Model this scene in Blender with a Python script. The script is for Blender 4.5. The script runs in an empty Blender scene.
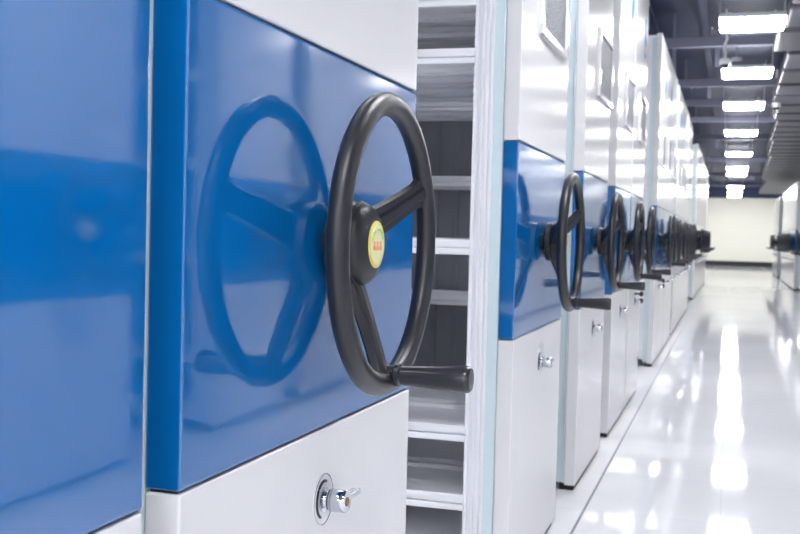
import bpy, bmesh, math, random
from mathutils import Vector, Matrix
from math import radians, cos, sin, pi, tau

random.seed(5)
SC = bpy.context.scene
COL = SC.collection

# ------------------------------------------------------------------ materials
def new_mat(name):
    m = bpy.data.materials.new(name); m.use_nodes = True
    nt = m.node_tree
    return m, nt, nt.nodes['Principled BSDF']

def simple(name, col, rough=.4, metal=0.0, ior=1.5, bump=None, emit=None, alpha_trans=0.0):
    m, nt, b = new_mat(name)
    b.inputs['Base Color'].default_value = (*col, 1)
    b.inputs['Roughness'].default_value = rough
    b.inputs['Metallic'].default_value = metal
    b.inputs['IOR'].default_value = ior
    if alpha_trans: b.inputs['Transmission Weight'].default_value = alpha_trans
    if emit:
        b.inputs['Emission Color'].default_value = (*emit[0], 1)
        b.inputs['Emission Strength'].default_value = emit[1]
    if bump:
        sc, st, dist = bump
        tc = nt.nodes.new('ShaderNodeTexCoord'); n = nt.nodes.new('ShaderNodeTexNoise')
        n.inputs['Scale'].default_value = sc; n.inputs['Detail'].default_value = 2
        bp = nt.nodes.new('ShaderNodeBump'); bp.inputs['Strength'].default_value = st
        bp.inputs['Distance'].default_value = dist
        nt.links.new(tc.outputs['Object'], n.inputs['Vector'])
        nt.links.new(n.outputs['Fac'], bp.inputs['Height'])
        nt.links.new(bp.outputs['Normal'], b.inputs['Normal'])
    return m

WHITE = simple('white_paint', (.695, .69, .695), .16, ior=1.30, bump=(160, .02, .001))
SHELF = simple('shelf_white_paint', (.82, .825, .86), .3, ior=1.45)
BLUE = simple('blue_gloss_paint', (.001, .115, .36), .04, ior=2.0, bump=(170, .035, .001))
GREY_BACK = simple('back_sheet_grey', (.30, .31, .34), .45)
DARK = simple('dark_seam', (.02, .022, .03), .6)
RUBBER = simple('black_rubber', (.015, .015, .017), .7)
PLASTIC = simple('black_grained_plastic', (.015, .015, .019), .36, ior=1.5, bump=(900, .35, .0006))
HANDLE = simple('black_smooth_plastic', (.018, .019, .025), .28, ior=1.5, bump=(300, .05, .0005))
CHROME = simple('chrome', (.60, .62, .66), .12, 1.0)
BRASS = simple('keyway_brass', (.25, .14, .06), .4, 1.0)
SEAL = simple('pale_green_seal', (.60, .70, .74), .12, ior=1.4)
BADGE_RIM = simple('badge_gold', (.78, .66, .16), .35)
BADGE_FACE = simple('badge_cream', (.80, .76, .42), .4)
BADGE_GREEN = simple('badge_green', (.50, .68, .25), .4)
BADGE_RED = simple('badge_red', (.82, .34, .18), .4)
EMB_BLUE = simple('emblem_blue', (.005, .14, .42), .6, ior=1.2)
EMB_YEL = simple('emblem_yellow', (.50, .36, .02), .6, ior=1.2)
WALL = simple('cream_wall', (.94, .92, .80), .7, bump=(8, .03, .01))
WALLW = simple('white_wall', (.75, .76, .78), .7)
BASEB = simple('black_baseboard', (.015, .016, .02), .4)
CEIL = simple('dark_ceiling_paint', (.016, .026, .078), .55, bump=(6, .1, .02))
BEAM = simple('ceiling_beam_paint', (.17, .175, .25), .5)
RIB = simple('ceiling_duct_paint', (.06, .06, .08), .42)
HOUSE = simple('lamp_housing', (.62, .63, .68), .4)
WIRE = simple('steel_wire', (.55, .56, .62), .35, .6)
LAMP = simple('lamp_diffuser', (.9, .9, .9), .4, emit=((.97, .98, 1.0), 21.0))
CAMW = simple('camera_white', (.75, .76, .8), .35)
LENS = simple('camera_lens', (.02, .02, .025), .1)

def paper_mat():
    m, nt, b = new_mat('printed_sheet')
    tc = nt.nodes.new('ShaderNodeTexCoord')
    mp = nt.nodes.new('ShaderNodeMapping'); mp.inputs['Scale'].default_value = (1, 7, 22)
    n = nt.nodes.new('ShaderNodeTexNoise'); n.inputs['Scale'].default_value = 9; n.inputs['Detail'].default_value = 8; n.inputs['Roughness'].default_value = .75
    r = nt.nodes.new('ShaderNodeValToRGB')
    r.color_ramp.elements[0].position = .38; r.color_ramp.elements[0].color = (.05, .053, .065, 1)
    r.color_ramp.elements[1].position = .66; r.color_ramp.elements[1].color = (.36, .37, .41, 1)
    nt.links.new(tc.outputs['Object'], mp.inputs['Vector']); nt.links.new(mp.outputs['Vector'], n.inputs['Vector'])
    nt.links.new(n.outputs['Fac'], r.inputs['Fac']); nt.links.new(r.outputs['Color'], b.inputs['Base Color'])
    b.inputs['Roughness'].default_value = .6
    return m
PAPER = paper_mat()

def floor_mat():
    m, nt, b = new_mat('white_resin_floor')
    tc = nt.nodes.new('ShaderNodeTexCoord')
    n = nt.nodes.new('ShaderNodeTexNoise'); n.inputs['Scale'].default_value = 1.3; n.inputs['Detail'].default_value = 6
    r = nt.nodes.new('ShaderNodeValToRGB')
    r.color_ramp.elements[0].position = .3; r.color_ramp.elements[0].color = (.83, .83, .85, 1)
    r.color_ramp.elements[1].position = .7; r.color_ramp.elements[1].color = (.91, .91, .93, 1)
    br = nt.nodes.new('ShaderNodeTexBrick'); br.offset = 0
    br.inputs['Scale'].default_value = 1.0; br.inputs['Mortar Size'].default_value = .0025
    br.inputs['Brick Width'].default_value = .6; br.inputs['Row Height'].default_value = .6
    br.inputs['Color1'].default_value = (1, 1, 1, 1); br.inputs['Color2'].default_value = (.97, .97, .975, 1); br.inputs['Mortar'].default_value = (.86, .86, .88, 1)
    mx = nt.nodes.new('ShaderNodeMix'); mx.data_type = 'RGBA'; mx.blend_type = 'MULTIPLY'; mx.inputs['Factor'].default_value = 1
    nt.links.new(tc.outputs['Object'], n.inputs['Vector']); nt.links.new(tc.outputs['Object'], br.inputs['Vector'])
    nt.links.new(n.outputs['Fac'], r.inputs['Fac'])
    nt.links.new(r.outputs['Color'], mx.inputs[6]); nt.links.new(br.outputs['Color'], mx.inputs[7])
    nt.links.new(mx.outputs[2], b.inputs['Base Color'])
    b.inputs['Roughness'].default_value = .05
    b.inputs['IOR'].default_value = 1.22
    n2 = nt.nodes.new('ShaderNodeTexNoise'); n2.inputs['Scale'].default_value = 14
    bp = nt.nodes.new('ShaderNodeBump'); bp.inputs['Strength'].default_value = .015; bp.inputs['Distance'].default_value = .002
    nt.links.new(tc.outputs['Object'], n2.inputs['Vector']); nt.links.new(n2.outputs['Fac'], bp.inputs['Height']); nt.links.new(bp.outputs['Normal'], b.inputs['Normal'])
    return m
FLOOR = floor_mat()

# ------------------------------------------------------------------ mesh helpers
class MB:
    def __init__(s): s.bm = bmesh.new(); s.curved = False
    def box(s, x0, x1, y0, y1, z0, z1, bev=0.0, seg=2):
        t = bmesh.new()
        bmesh.ops.create_cube(t, size=1)
        for v in t.verts:
            v.co = Vector(((x0+x1)/2 + v.co.x*(x1-x0), (y0+y1)/2 + v.co.y*(y1-y0), (z0+z1)/2 + v.co.z*(z1-z0)))
        if bev: bmesh.ops.bevel(t, geom=t.edges[:], offset=bev, segments=seg, profile=.6, affect='EDGES')
        return s.merge(t)
    def merge(s, t):
        me = bpy.data.meshes.new('tmp'); t.to_mesh(me); t.free(); s.bm.from_mesh(me); bpy.data.meshes.remove(me)
        return s
    def lathe(s, prof, axis='X', seg=40, center=(0, 0, 0)):
        s.curved = True
        """prof: list of (along, radius); revolved round the axis"""
        t = bmesh.new(); rings = []
        for a, r in prof:
            ring = []
            for k in range(seg):
                c, sn = cos(tau*k/seg)*r, sin(tau*k/seg)*r
                p = {'X': (a, c, sn), 'Y': (sn, a, c), 'Z': (c, sn, a)}[axis]
                ring.append(t.verts.new(Vector(p) + Vector(center)))
            rings.append(ring)
        for i in range(len(rings)-1):
            for k in range(seg):
                t.faces.new((rings[i][k], rings[i][(k+1) % seg], rings[i+1][(k+1) % seg], rings[i+1][k]))
        t.faces.new(rings[0][::-1]); t.faces.new(rings[-1])
        bmesh.ops.remove_doubles(t, verts=t.verts[:], dist=1e-6)
        bmesh.ops.recalc_face_normals(t, faces=t.faces[:])
        return s.merge(t)
    def torus(s, R, prof, seg=96):
        s.curved = True
        """prof: closed list of (x, dr) swept round the X axis at radius R"""
        t = bmesh.new(); rings = []
        for k in range(seg):
            a = tau*k/seg
            rings.append([t.verts.new((x, cos(a)*(R+dr), sin(a)*(R+dr))) for x, dr in prof])
        n = len(prof)
        for k in range(seg):
            A, B = rings[k], rings[(k+1) % seg]
            for i in range(n): t.faces.new((A[i], A[(i+1) % n], B[(i+1) % n], B[i]))
        bmesh.ops.recalc_face_normals(t, faces=t.faces[:])
        return s.merge(t)
    def tube(s, pts, r, seg=8):
        s.curved = True
        t = bmesh.new(); rings = []; pts = [Vector(p) for p in pts]
        for i, p in enumerate(pts):
            d = (pts[min(i+1, len(pts)-1)] - pts[max(i-1, 0)]).normalized()
            a = d.orthogonal().normalized(); b = d.cross(a)
            rr = r[i] if isinstance(r, (list, tuple)) else r
            rings.append([t.verts.new(p + (a*cos(tau*k/seg) + b*sin(tau*k/seg))*rr) for k in range(seg)])
        for i in range(len(rings)-1):
            for k in range(seg):
                t.faces.new((rings[i][k], rings[i][(k+1) % seg], rings[i+1][(k+1) % seg], rings[i+1][k]))
        t.faces.new(rings[0][::-1]); t.faces.new(rings[-1])
        bmesh.ops.recalc_face_normals(t, faces=t.faces[:])
        return s.merge(t)
    def loft(s, secs):
        s.curved = True
        """secs: list of equal-length point loops"""
        t = bmesh.new(); rings = [[t.verts.new(p) for p in q] for q in secs]; n = len(secs[0])
        for i in range(len(rings)-1):
            for k in range(n): t.faces.new((rings[i][k], rings[i][(k+1) % n], rings[i+1][(k+1) % n], rings[i+1][k]))
        t.faces.new(rings[0][::-1]); t.faces.new(rings[-1])
        bmesh.ops.recalc_face_normals(t, faces=t.faces[:])
        return s.merge(t)
    def build(s, name, mat, parent=None, loc=(0, 0, 0), smooth=True, angle=35):
        me = bpy.data.meshes.new(name); s.bm.to_mesh(me); s.bm.free()
        me.materials.append(mat)
        if smooth and s.curved:
            for p in me.polygons: p.use_smooth = True
            try: me.set_sharp_from_angle(angle=radians(angle))
            except Exception: pass
        o = bpy.data.objects.new(name, me); COL.objects.link(o); o.location = loc
        if parent: o.parent = parent
        return o

def tag(o, label=None, cat=None, group=None, kind=None):
    if label: o['label'] = label
    if cat: o['category'] = cat
    if group: o['group'] = group
    if kind: o['kind'] = kind
    return o
def empty(name, loc=(0, 0, 0), rz=0):
    o = bpy.data.objects.new(name, None); COL.objects.link(o); o.location = loc; o.rotation_euler.z = rz
    o.empty_display_size = .1
    return o
def copy_tree(o, parent=None, skip=()):
    c = o.copy(); COL.objects.link(c)
    if parent: c.parent = parent
    for ch in list(o.children):
        if ch.name.split('.')[0] in skip: continue
        copy_tree(ch, c, skip)
    return c
def struct(o): o['kind'] = 'structure'; return o

# ------------------------------------------------------------------ dimensions (metres)
ZF = -.04                       # floor level (camera stands at height .90)
XL = -.515                      # front plane of the left row
XR = 1.20                       # front plane of the right row
W = .783                        # cabinet width along the aisle
DEPTH = 3.0
BT, BB = 1.137 - ZF, .6335 - ZF     # blue band top / bottom above the floor
HUBZ = .883 - ZF

# ------------------------------------------------------------------ a cabinet (front faces +x, centred on y)
def make_wheel(parent):
    # rim
    prof = []
    for k in range(14):
        a = tau*k/14
        prof.append((.0140*cos(a), .0155*sin(a)))
    m = MB(); m.torus(.184, prof, 112)
    w = m.build('handwheel', PLASTIC, parent, (.083, 0, HUBZ))
    # spokes
    for ang in (-91, 26, 160):
        a = radians(ang); er = Vector((0, cos(a), sin(a))); et = Vector((0, -sin(a), cos(a)))
        secs = []
        for r, x, hw, ht in ((.036, -.050, .0255, .0085), (.056, -.046, .0245, .0085), (.090, -.032, .0215, .0075), (.130, -.018, .0195, .007),
                             (.158, -.009, .0195, .0068), (.169, -.005, .0230, .007), (.179, -.002, .031, .0075)):
            c = er*r + Vector((x, 0, 0)); X = Vector((1, 0, 0))
            ridge = ht*.55
            secs.append([c + et*hw*.92 + X*ht, c + et*hw*.45 + X*ht, c + et*hw*.30 + X*(ht+ridge), c - et*hw*.30 + X*(ht+ridge), c - et*hw*.45 + X*ht, c - et*hw*.92 + X*ht,
                         c - et*hw - X*ht*.4, c - et*hw*.8 - X*ht, c + et*hw*.8 - X*ht, c + et*hw - X*ht*.4])
        MB().loft(secs).build('spoke', PLASTIC, w, angle=28)
    HO = (-.012, 0, 0)
    # hub : stepped disc and domed cap
    MB().lathe([(-.060, .040), (-.060, .050), (-.057, .0545), (-.044, .0555), (-.042, .0535), (-.040, .0535), (-.038, .0570), (-.026, .0575), (-.024, .0565), (-.0235, .0550), (-.020, .0545),
                (-.014, .0510), (-.008, .0440), (-.0045, .036), (-.004, .034), (-.004, .001)], 'X', 48).build('hub', PLASTIC, w, HO)
    MB().lathe([(-.086, .024), (-.079, .024), (-.073, .017), (-.056, .017)], 'X', 28).build('shaft', RUBBER, w)
    bd = MB().lathe([(-.0045, .0315), (-.0028, .0315), (-.0022, .0305), (-.0022, .001)], 'X', 40).build('badge', BADGE_RIM, w, HO)
    MB().lathe([(-.0024, .0265), (-.0018, .0265), (-.0018, .001)], 'X', 40).build('badge_face', BADGE_FACE, w, HO)
    g = MB()
    pts = [(-.0018, cos(radians(t))*.022, sin(radians(t))*.022) for t in range(20, 165, 8)]
    g.tube(pts, .0022, 6).build('badge_arc', BADGE_GREEN, w, HO)
    # three small red characters
    t = MB(); h = .0007
    for cy in (-.0125, 0, .0125):
        x0, x1 = -.0019, -.0012
        for (ya, yb, za, zb) in ((-.0042, .0042, .0036, .0050), (-.0032, .0032, .0008, .0020), (-.0046, .0046, -.0030, -.0018), (-.0007, .0007, -.0058, .0062), (-.0044, -.0032, -.0062, -.0002), (.0032, .0044, -.0062, -.0002)):
            t.box(x0, x1, cy+ya, cy+yb, za-.002, zb-.002)
    t.build('badge_lettering', BADGE_RED, w, HO, smooth=False)
    # crank handle
    a = radians(-86); c = (0, cos(a)*.174, sin(a)*.174)
    hd = MB()
    hd.lathe([(-.006, .012), (.010, .0135), (.0135, .0165), (.019, .0165), (.021, .0132), (.024, .0132), (.055, .0150), (.092, .0172), (.108, .0182), (.113, .0174), (.116, .0148), (.117, .001)], 'X', 28, c)
    hd.build('crank_handle', HANDLE, w)
    return w

def make_lock(parent):
    z = .536 - ZF
    e = MB()
    e.lathe([(0, .0350), (.0012, .0350), (.0018, .0343), (.0018, .0330), (.0012, .0325), (.0012, .001)], 'X', 56)
    lk = e.build('lock', WHITE, parent, (0, -.003, z))
    MB().torus(.0340, [(.0021*1+.0008*cos(tau*k/6), .0009*sin(tau*k/6)) for k in range(6)], 64).build('lock_ring', CHROME, lk)
    MB().tube([(.0016, cos(radians(t))*.0245, sin(radians(t))*.0245) for t in range(62, 262, 8)], [.0004]+[.0022]*23+[.0006], 6).build('turn_mark', BASEB, lk)
    MB().lathe([(.001, .0165), (.004, .0165), (.005, .011), (.008, .0098), (.010, .0145), (.012, .0155), (.034, .0155), (.036, .0145), (.036, .001)], 'X', 32).build('lock_barrel', CHROME, lk)
    MB().lathe([(.0355, .0062), (.0368, .0062), (.0368, .0045), (.0362, .0042), (.0362, .001)], 'X', 24).build('keyway', BRASS, lk)
    MB().box(.018, .026, .010, .066, -.002, .003, .002).box(.030, .034, .010, .060, -.004, .005, .0015).build('lock_lever', CHROME, lk)
    return lk

def make_cabinet(H, shelves, wheel=True, back=True, name='shelving_cabinet'):
    r = empty(name)
    y0, y1 = -W/2, W/2
    PT = .040
    MB().box(-PT, 0, y0, y1, BT+.0030, H, .0036, 3).build('upper_panel', WHITE, r)
    MB().box(-PT, 0, y0, y1, BB+.0015, BT, .0036, 3).build('band_panel', BLUE, r)
    MB().box(-PT, 0, y0, y1, .022, BB-.0015, .0036, 3).build('lower_panel', WHITE, r)
    MB().box(-PT+.004, -.006, y0+.004, y1-.004, .03, H-.01).build('panel_core', DARK, r, smooth=False)
    MB().box(-PT-.02, -.008, y0+.02, y1-.02, 0, .040, .002).build('plinth', RUBBER, r)
    # transparent seal strips and fluted uprights on both long sides
    for s in (-1, 1):
        ys = s*(W/2 - .006)
        sl = MB()
        sl.box(-PT-.030, -PT, min(ys, ys-s*.012), max(ys, ys-s*.012), .03, H-.03, .002)
        sl.box(-PT-.0065, -PT-.001, min(ys+s*.010, ys), max(ys+s*.010, ys), .03, H-.03, .002)
        sl.build('seal_strip', SEAL, r)
        for xa in (-PT-.084, -DEPTH*.5, -DEPTH):
            p = MB(); yy = s*(W/2 - .012)
            def slab(xa0, xa1, off): p.box(xa0, xa1, min(yy-s*.04, yy-s*off), max(yy-s*.04, yy-s*off), .06, H-.02, .0015, 1)
            slab(xa, xa+.052, .010); slab(xa, xa+.010, 0); slab(xa+.016, xa+.026, .004); slab(xa+.032, xa+.040, .002); slab(xa+.045, xa+.053, 0)
            p.build('upright', SHELF, r)
    MB().box(-DEPTH, -PT-.002, y0+.010, y1-.010, H-.05, H-.012, .003).build('top_cover', SHELF, r)
    MB().box(-DEPTH, -PT-.005, y0+.012, y1-.012, .05, .125, .004).build('base_frame', SHELF, r)
    if back:
        b = MB(); b.box(-DEPTH, -PT-.09, -.006, .006, .12, H-.05)
        for k in range(34): b.box(-.16-.085*k, -.14-.085*k, -.014, .014, .12, H-.05, .003, 1)
        b.build('back_sheet', GREY_BACK, r)
    for z in shelves:
        q = MB(); x0, x1 = -DEPTH+.02, -PT-.080; zz = z-ZF
        for s in (-1, 1):
            def bar(a, b, z0, z1, bev=.003): q.box(x0, x1, min(s*a, s*b), max(s*a, s*b), zz+z0, zz+z1, bev)
            bar(W/2-.018, .030, -.004, .002, .001)                  # plate of one half
            bar(W/2-.006, W/2-.022, -.004, .018); bar(W/2-.002, W/2-.022, -.022, -.006)     # grooved front lip
            bar(.215, .165, -.018, -.003); bar(.205, .175, -.022, -.016)                    # stiffener under the plate
            bar(.044, .030, -.020, .014)                            # rear lip
        q.build('shelf', SHELF, r)
    if wheel:
        make_wheel(r); make_lock(r)
    return r

def make_frame(parent, ya, yb, za, zb):
    f = MB(); t = .022; x0, x1 = -.001, .012
    f.box(x0, x1, ya, yb, za, za+t, .003); f.box(x0, x1, ya, yb, zb-t, zb, .003)
    f.box(x0, x1, ya, ya+t, za+t, zb-t, .003); f.box(x0, x1, yb-t, yb, za+t, zb-t, .003)
    fr = f.build('label_holder', WHITE, parent)
    MB().box(-.001, .005, ya+t-.004, yb-t+.004, za+t-.004, zb-t+.004).build('printed_sheet', PAPER, fr, smooth=False)
    return fr

def make_emblem(parent, y, z):
    e = MB(); n = 28
    def oval(hw, hh, x):
        return [Vector((x, y+hw*sin(tau*k/n), z+hh*cos(tau*k/n)*(1 if True else 1))) for k in range(n)]
    e.loft([oval(.042, .115, 0), oval(.042, .115, .0025), oval(.040, .112, .003)])
    em = e.build('emblem', EMB_BLUE, parent)
    c = MB(); c.loft([[Vector((0.002, y + .030*sin(radians(a))*sc_, z-.035+.055*cos(radians(a))*sc_)) for a in range(95, 266, 10)] +
                      [Vector((0.002+xx, y - .02*sc_, z-.052)), Vector((0.002+xx, y + .02*sc_, z-.052))] for sc_, xx in ((1, 0), (1, 0.0))][:1] * 1 +
                     [[Vector((0.0042, y + .030*sin(radians(a)), z-.035+.055*cos(radians(a)))) for a in range(95, 266, 10)] + [Vector((.0042, y-.02, z-.052)), Vector((.0042, y+.02, z-.052))]])
    c.build('emblem_base', EMB_YEL, em, smooth=False)
    return em

def make_knobs(parent):
    for z in (.578, .538):
        k = MB(); k.lathe([(0, .010), (.004, .010), (.005, .005), (.026, .0045), (.028, .010), (.034, .0155), (.042, .0155), (.048, .010), (.050, .001)], 'X', 24, (0, .02, z-ZF))
        k.build('brake_knob', RUBBER, parent)

HL, HR = 2.39-ZF, 2.07-ZF
ALL_SHELVES = [.30, .65, 1.10, 1.385, 1.74, 2.05]

def place(root, y, side='L', rot=0, label='', group=None):
    root.location = ((XL if side == 'L' else XR), y, ZF)
    root.rotation_euler.z = 0 if side == 'L' else pi
    for ch in root.children:
        if ch.name.startswith('handwheel'): ch.rotation_euler.x = radians(rot)
    tag(root, label, 'cabinet', group)
    return root

GL = 'cabinets in the left row'; GR = 'cabinets in the right row'
# fixed end cabinet nearest the camera (no handwheel)
c0 = make_cabinet(HL, ALL_SHELVES, wheel=False)
place(c0, .853 - W/2, label='white and blue end cabinet without a handwheel, closest at the left edge', group=GL)
for ch in list(c0.children):
    if ch.name.startswith(('seal_strip', 'upright')) and sum(v.co.y for v in ch.data.vertices) > 0 and max(v.co.x for v in ch.data.vertices) > -.5:
        bpy.data.objects.remove(ch)
MB().box(-.14, -.041, W/2-.03, W/2-.004, .03, HL-.03, .004).build('gap_shade_strip', RUBBER, c0)  # invented black strip, keeps the gap and its reflection dark
# cabinet with the big handwheel
c1 = make_cabinet(HL, ALL_SHELVES)
place(c1, 1.313, label='white cabinet with blue band and the large foreground black handwheel', group=GL)
# second one, standing beyond the open gap
c2 = make_cabinet(HL, [.205, .385, .868, 1.358, 1.505, 1.85], back=False)
place(c2, 2.997, rot=2, label='second handwheel cabinet, beyond the open gap that shows the white shelves', group=GL)
make_frame(c2, -.147, .294, 1.452-ZF, 1.725-ZF)
# third: source of all further ones
c3 = make_cabinet(HL, ALL_SHELVES)
place(c3, 4.229, rot=0, label='third handwheel cabinet of the left row, grey sheet in its holder', group=GL)
make_frame(c3, -.09, .37, 1.452-ZF, 1.725-ZF)
emb = None
spots = [(5.325, 3, 'fourth handwheel cabinet of the left row, blue oval emblem high on it'),
         (6.150, -2, 'fifth handwheel cabinet of the left row, with two black knobs by an open gap'),
         (8.220, 0, 'sixth handwheel cabinet of the left row, its tall white side showing past an open gap'),
         (9.020, 5, 'seventh handwheel cabinet of the left row'),
         (9.820, -6, 'eighth handwheel cabinet of the left row'),
         (10.85, 4, 'ninth handwheel cabinet of the left row'),
         (11.65, -3, 'tenth handwheel cabinet of the left row'),
         (12.45, 8, 'eleventh handwheel cabinet of the left row'),
         (13.25, 2, 'twelfth handwheel cabinet of the left row'),
         (14.05, 130, 'far left-row cabinet whose handwheel crank is turned up'),
         (17.30, 3, 'first cabinet of the farthest block in the left row, with its side showing')]
ORD = ['second', 'third', 'fourth', 'fifth', 'sixth', 'seventh', 'eighth', 'ninth', 'last']
for k, o_ in enumerate(ORD): spots.append((18.10 + .8*k, random.uniform(-8, 8), '%s cabinet of the farthest block in the left row' % o_))
SKIP = ('shelf', 'back_sheet', 'badge_lettering', 'badge_arc', 'turn_mark', 'keyway', 'printed_sheet', 'panel_core')
src4 = None
for i, (y, rot, lab) in enumerate(spots):
    if i < 3: c = copy_tree(c3)
    elif i < 8: c = copy_tree(c3, skip=('badge_lettering', 'turn_mark', 'keyway'))
    else: c = copy_tree(c3, skip=SKIP + ('label_holder', 'emblem'))
    place(c, y, rot=rot, label=lab, group=GL)
    if i < 8: make_emblem(c, .19, 2.075-ZF)
    if i in (1, 2, 9): make_knobs(c)

# right row (seen mirrored in the blue panels, and directly far down the aisle)
r0 = make_cabinet(HR, [.30, .75, 1.2, 1.6])
rspots = [1.59, 2.39, 3.19, 4.69, 5.74, 6.54, 7.34, 8.14, 8.94, 9.74, 11.3, 12.1, 12.9, 13.7, 14.5, 16.0, 16.8, 17.6, 18.4, 19.2,
          21.95, 22.75, 23.55, 24.35, 25.15, 25.95, 26.75, 29.4, 30.2, 31.0, 31.8]
NUM = ['first', 'second', 'third', 'fourth', 'fifth', 'sixth', 'seventh', 'eighth', 'ninth', 'tenth', 'eleventh', 'twelfth', 'thirteenth', 'fourteenth', 'fifteenth',
       'sixteenth', 'seventeenth', 'eighteenth', 'nineteenth', 'twentieth']
for i, y in enumerate(rspots):
    if i == 2: c = r0
    elif i < 8: c = copy_tree(r0, skip=('badge_lettering', 'turn_mark', 'keyway'))
    else: c = copy_tree(r0, skip=SKIP)
    if i < 20: lab = '%s cabinet along the right row, mirrored in the blue panels opposite' % NUM[i]
    elif i < 27: lab = '%s cabinet of the block at the right picture edge' % NUM[i-20]
    else: lab = '%s cabinet of the farthest block on the right side of the aisle' % NUM[i-27]
    place(c, y, 'R', random.uniform(-8, 8), lab, GR)

# ------------------------------------------------------------------ the room
YN, YFAR, XWL, XWR, ZC = -6.0, 40.5, -4.6, 4.6, 2.98
struct(MB().box(XWL, XWR, YN, YFAR, ZF-.1, ZF).build('floor', FLOOR, smooth=False))
struct(MB().box(XWL, XWR, YN, YFAR, ZC, ZC+.1).build('ceiling', CEIL, smooth=False))
struct(MB().box(XWL, XWR, YFAR, YFAR+.1, ZF, ZC).build('wall_back', WALL, smooth=False))
struct(MB().box(XWL, XWR, YN-.1, YN, ZF, ZC).build('wall_front', WALLW, smooth=False))
struct(MB().box(XWL-.1, XWL, YN, YFAR, ZF, ZC).build('wall_left', WALLW, smooth=False))
struct(MB().box(XWR, XWR+.1, YN, YFAR, ZF, ZC).build('wall_right', WALLW, smooth=False))
struct(MB().box(XWL, XWR, YFAR-.02, YFAR, ZF, ZF+.17, .003).build('baseboard_back', BASEB))
# guide strips let into the floor before both rows
struct(MB().box(-.452, -.444, YN, YFAR-.05, ZF, ZF+.0015).build('trim_1', BEAM, smooth=False))
struct(MB().box(1.13, 1.138, YN, YFAR-.05, ZF, ZF+.0015).build('trim_2', BEAM, smooth=False))
n = 3
# cross beams (I-profile) and purlins
for y in (-2, 1.5, 5.4, 10.0, 12.6, 14.4, 16.4, 19.2, 24.6, 30.0, 36.0):
    b = MB(); b.box(XWL, XWR, y-.05, y+.05, 2.66, 2.745, .006)
    for x in (-3.2, -1.9, -.55, .75, 2.2, 3.6): b.box(x-.012, x+.012, y-.012, y+.012, 2.745, ZC)
    struct(b.build('trim_%d' % n, BEAM)); n += 1
for x in (-2.6, -1.5, -.75, -.28, .9):
    b = MB(); b.box(x-.035, x+.035, YN, YFAR, 2.86, 2.88); b.box(x-.006, x+.006, YN, YFAR, 2.88, 2.98)
    struct(b.build('trim_%d' % n, CEIL, smooth=False)); n += 1
# hangers between beams
b = MB()
for y, x in ((10.9, -.18), (13.3, -.30), (17.6, -.32), (11.3, -.62), (20.5, -.3)):
    b.box(x-.022, x+.022, y-.02, y+.02, 2.62, 2.98)
struct(b.build('trim_%d' % n, BEAM)); n += 1
# dark bulkhead at the far wall
struct(MB().box(XWL, XWR, YFAR-.5, YFAR-.02, 2.46, ZC).build('trim_%d' % n, CEIL, smooth=False)); n += 1
# ribbed ducts that run across on the right, with a stepped left end
def edge(y):
    for lim, x in ((8.9, .36), (10.0, .31), (12.0, .44), (13.4, .44), (15.6, .52), (18.6, .58), (22, .64), (26, .72), (31, .80), (60, .92)):
        if y < lim: return x
secs = [(3.0, 8.9), (8.9, 10.0), (10.0, 12.0), (12.0, 15.6), (15.6, 22.0), (22.0, 31.0), (31.0, 39.8)]
for ya, yb in secs:
    b = MB(); p = .85
    k = max(1, round((yb-ya)/p)); st = (yb-ya)/k
    for i in range(k):
        y = ya + st*i
        b.box(edge(y+.1), XWR-.02, y+.09, y+st-.09, 2.585, 2.74, .03, 3)
    b.box(edge(ya+.1)+.05, XWR-.02, ya, yb, 2.66, 2.80)
    struct(b.build('trim_%d' % n, RIB)); n += 1

# ------------------------------------------------------------------ hanging lamps
def make_lamp():
    r = empty('hanging_lamp')
    l2, w2 = .15, .222
    MB().box(-w2-.004, w2+.004, -l2-.004, l2+.004, .028, .060, .006).build('housing', HOUSE, r)
    d = MB()
    d.loft([[(-w2*s, -l2*s2, z), (w2*s, -l2*s2, z), (w2*s, l2*s2, z), (-w2*s, l2*s2, z)] for s, s2, z in ((.90, .94, -.022), (.965, .98, -.018), (.99, .995, .0), (1, 1, .028))])
    d.build('diffuser', LAMP, r, smooth=False)
    for sx in (-1, 1):
        for sy in (-1, 1):
            MB().lathe([(.058, .010), (.066, .012), (.074, .012), (.080, .006), (.082, .001)], 'Z', 12, (sx*(w2-.07), sy*(l2-.05), 0)).build('fixing_knob', HOUSE, r)
            MB().tube([(sx*(w2-.004), sy*(l2-.03), .050), (sx*(w2+.0), sy*(l2-.06), .27), (sx*(w2+.004), sy*(l2-.10), ZC-2.45)], .0032, 6).build('wire', WIRE, r)
    return r
LY = [-5.0, -2.6, 0.1, 2.7, 5.3, 7.96, 10.28, 12.76, 15.96, 19.85, 23.86, 25.85, 32.2, 35.9, 38.6]
names = ['sixth hanging lamp behind the camera', 'fifth hanging lamp', 'lamp above the camera', 'lamp above the foreground handwheel', 'hanging lamp above the second and third cabinets',
         'nearest visible hanging lamp, at the top right corner', 'second visible hanging lamp from the top right', 'third visible hanging lamp along the aisle',
         'fourth visible hanging lamp along the aisle', 'fifth visible hanging lamp along the aisle', 'sixth visible hanging lamp, upper of a close pair', 'seventh visible hanging lamp, lower of a close pair',
         'third hanging lamp from the far wall', 'second hanging lamp from the far wall', 'hanging lamp nearest the far cream wall']
names[0] = 'white hanging lamp at the near end of the aisle'; names[1] = 'white hanging lamp behind the end cabinet'
lamp0 = make_lamp()
for i, y in enumerate(LY):
    o = lamp0 if i == 0 else copy_tree(lamp0)
    o.location = (.10, y, 2.45); tag(o, names[i], 'lamp', 'hanging lamps over the aisle')

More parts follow.
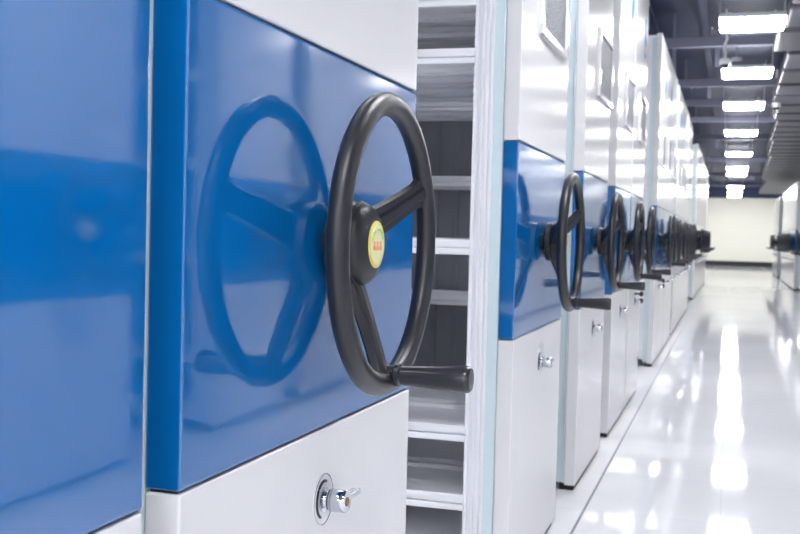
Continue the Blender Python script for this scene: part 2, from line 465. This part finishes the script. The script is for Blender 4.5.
AB = ['first', 'second', 'third', 'fourth', 'fifth', 'sixth', 'seventh', 'eighth', 'ninth', 'tenth']
for x, side in ((-2.2, 'left'),):  # added out-of-view lamps that brighten the row and the shelves
    for i, y in enumerate((.4, 2.15, 4.8, 7.2, 10.9, 14.8, 19.0, 24.0, 30.0)):
        o = copy_tree(lamp0); o.location = (x, y, 2.45)
        tag(o, '%s added fill lamp in the line above the %s row of cabinets' % (AB[i], side), 'lamp', 'added fill lamps above the cabinet rows')

for j, x in enumerate((-3.4, -2.1, -.9, 1.3, 2.5)):  # added fill lamps, out of view, raise the ambient on camera-facing sides
    for i, y in enumerate((-4.4, -2.4)):
        o = copy_tree(lamp0); o.location = (x, y, 2.45)
        tag(o, '%s added fill lamp from the left in the %s line across the open end behind the camera' % (AB[j], ('far', 'near')[i]), 'lamp', 'added fill lamps at the open end of the room')
for x, w_ in ((-2.4, 'left'), (2.4, 'right')):  # added lamps hidden behind the rows to brighten the far wall
    for y, v_ in ((35.0, 'nearer'), (38.2, 'farther')):
        o = copy_tree(lamp0); o.location = (x, y, 2.45)
        tag(o, '%s added fill lamp beside the %s end of the far cream wall' % (v_, w_), 'lamp', 'added fill lamps by the far wall')
o = copy_tree(lamp0); o.location = (-3.4, 2.15, 2.45); tag(o, 'inner added fill lamp over the open gap behind the foreground handwheel cabinet', 'lamp', 'added fill lamps above the cabinet rows')  # added unseen lamp, lightens the shelves in the gap

# ------------------------------------------------------------------ ceiling bits
def dome_camera(x, y, z, lab):
    r = empty('dome_camera', (x, y, z))
    MB().lathe([(.062, .030), (.060, .046), (.040, .052), (.012, .052), (.006, .050), (.006, .001)], 'Z', 28).build('camera_body', CAMW, r)
    MB().lathe([(.008, .040), (-.008, .037), (-.022, .028), (-.031, .014), (-.034, .001)], 'Z', 28).build('lens_dome', LENS, r)
    MB().tube([(0, 0, .058), (0, 0, .12), (-.014, .01, .17), (.012, 0, .24), (-.006, 0, .31), (0, 0, ZC - z)], .011, 8).build('hanger_pipe', CAMW, r)
    tag(r, lab, 'camera', 'dome cameras under the ceiling')
dome_camera(-.095, 9.90, 2.475, 'small white dome camera in front of the second hanging lamp')
dome_camera(.478, 13.5, 2.52, 'small white dome camera beside the third hanging lamp, under the ribbed duct')
sd = empty('smoke_detector', (.004, 10.3, 2.60))
MB().lathe([(-.022, .022), (-.018, .040), (-.004, .050), (.006, .050), (.006, .001)], 'Z', 28).build('detector_body', CAMW, sd)
MB().tube([(0, 0, 0), (0, 0, ZC-2.60)], .008, 8).build('drop_pipe', WIRE, sd)
tag(sd, 'round white smoke detector hanging between the first two lamps', 'smoke detector')

# ------------------------------------------------------------------ camera, world, view
f, yaw, pit, rol = 1044.24, radians(17.49), radians(1.907), radians(1.401)
R = Vector((cos(yaw), sin(yaw), 0)); F = Vector((-sin(yaw)*cos(pit), cos(yaw)*cos(pit), -sin(pit))); U = R.cross(F)
Rc = R*cos(rol) + U*sin(rol); Uc = -R*sin(rol) + U*cos(rol)
cd = bpy.data.cameras.new('camera'); cam = bpy.data.objects.new('camera', cd); COL.objects.link(cam)
cam.matrix_world = Matrix(((Rc.x, Uc.x, -F.x, 0), (Rc.y, Uc.y, -F.y, 0), (Rc.z, Uc.z, -F.z, .9), (0, 0, 0, 1)))
cd.sensor_width = 36; cd.lens = f/800*36; cd.clip_start = .02; cd.clip_end = 200
cd.dof.use_dof = True; cd.dof.focus_distance = 1.45; cd.dof.aperture_fstop = 12.0
SC.camera = cam
w = bpy.data.worlds.new('world'); w.use_nodes = True
w.node_tree.nodes['Background'].inputs[0].default_value = (.8, .85, 1, 1); w.node_tree.nodes['Background'].inputs[1].default_value = .2
SC.world = w
SC.view_settings.view_transform = 'Standard'; SC.view_settings.look = 'None'; SC.view_settings.gamma = 1; SC.view_settings.exposure = 1.65
SC.cycles.use_denoising = True
SC.cycles.max_bounces = 10; SC.cycles.diffuse_bounces = 6; SC.cycles.glossy_bounces = 6
SC.cycles.sample_clamp_indirect = 8
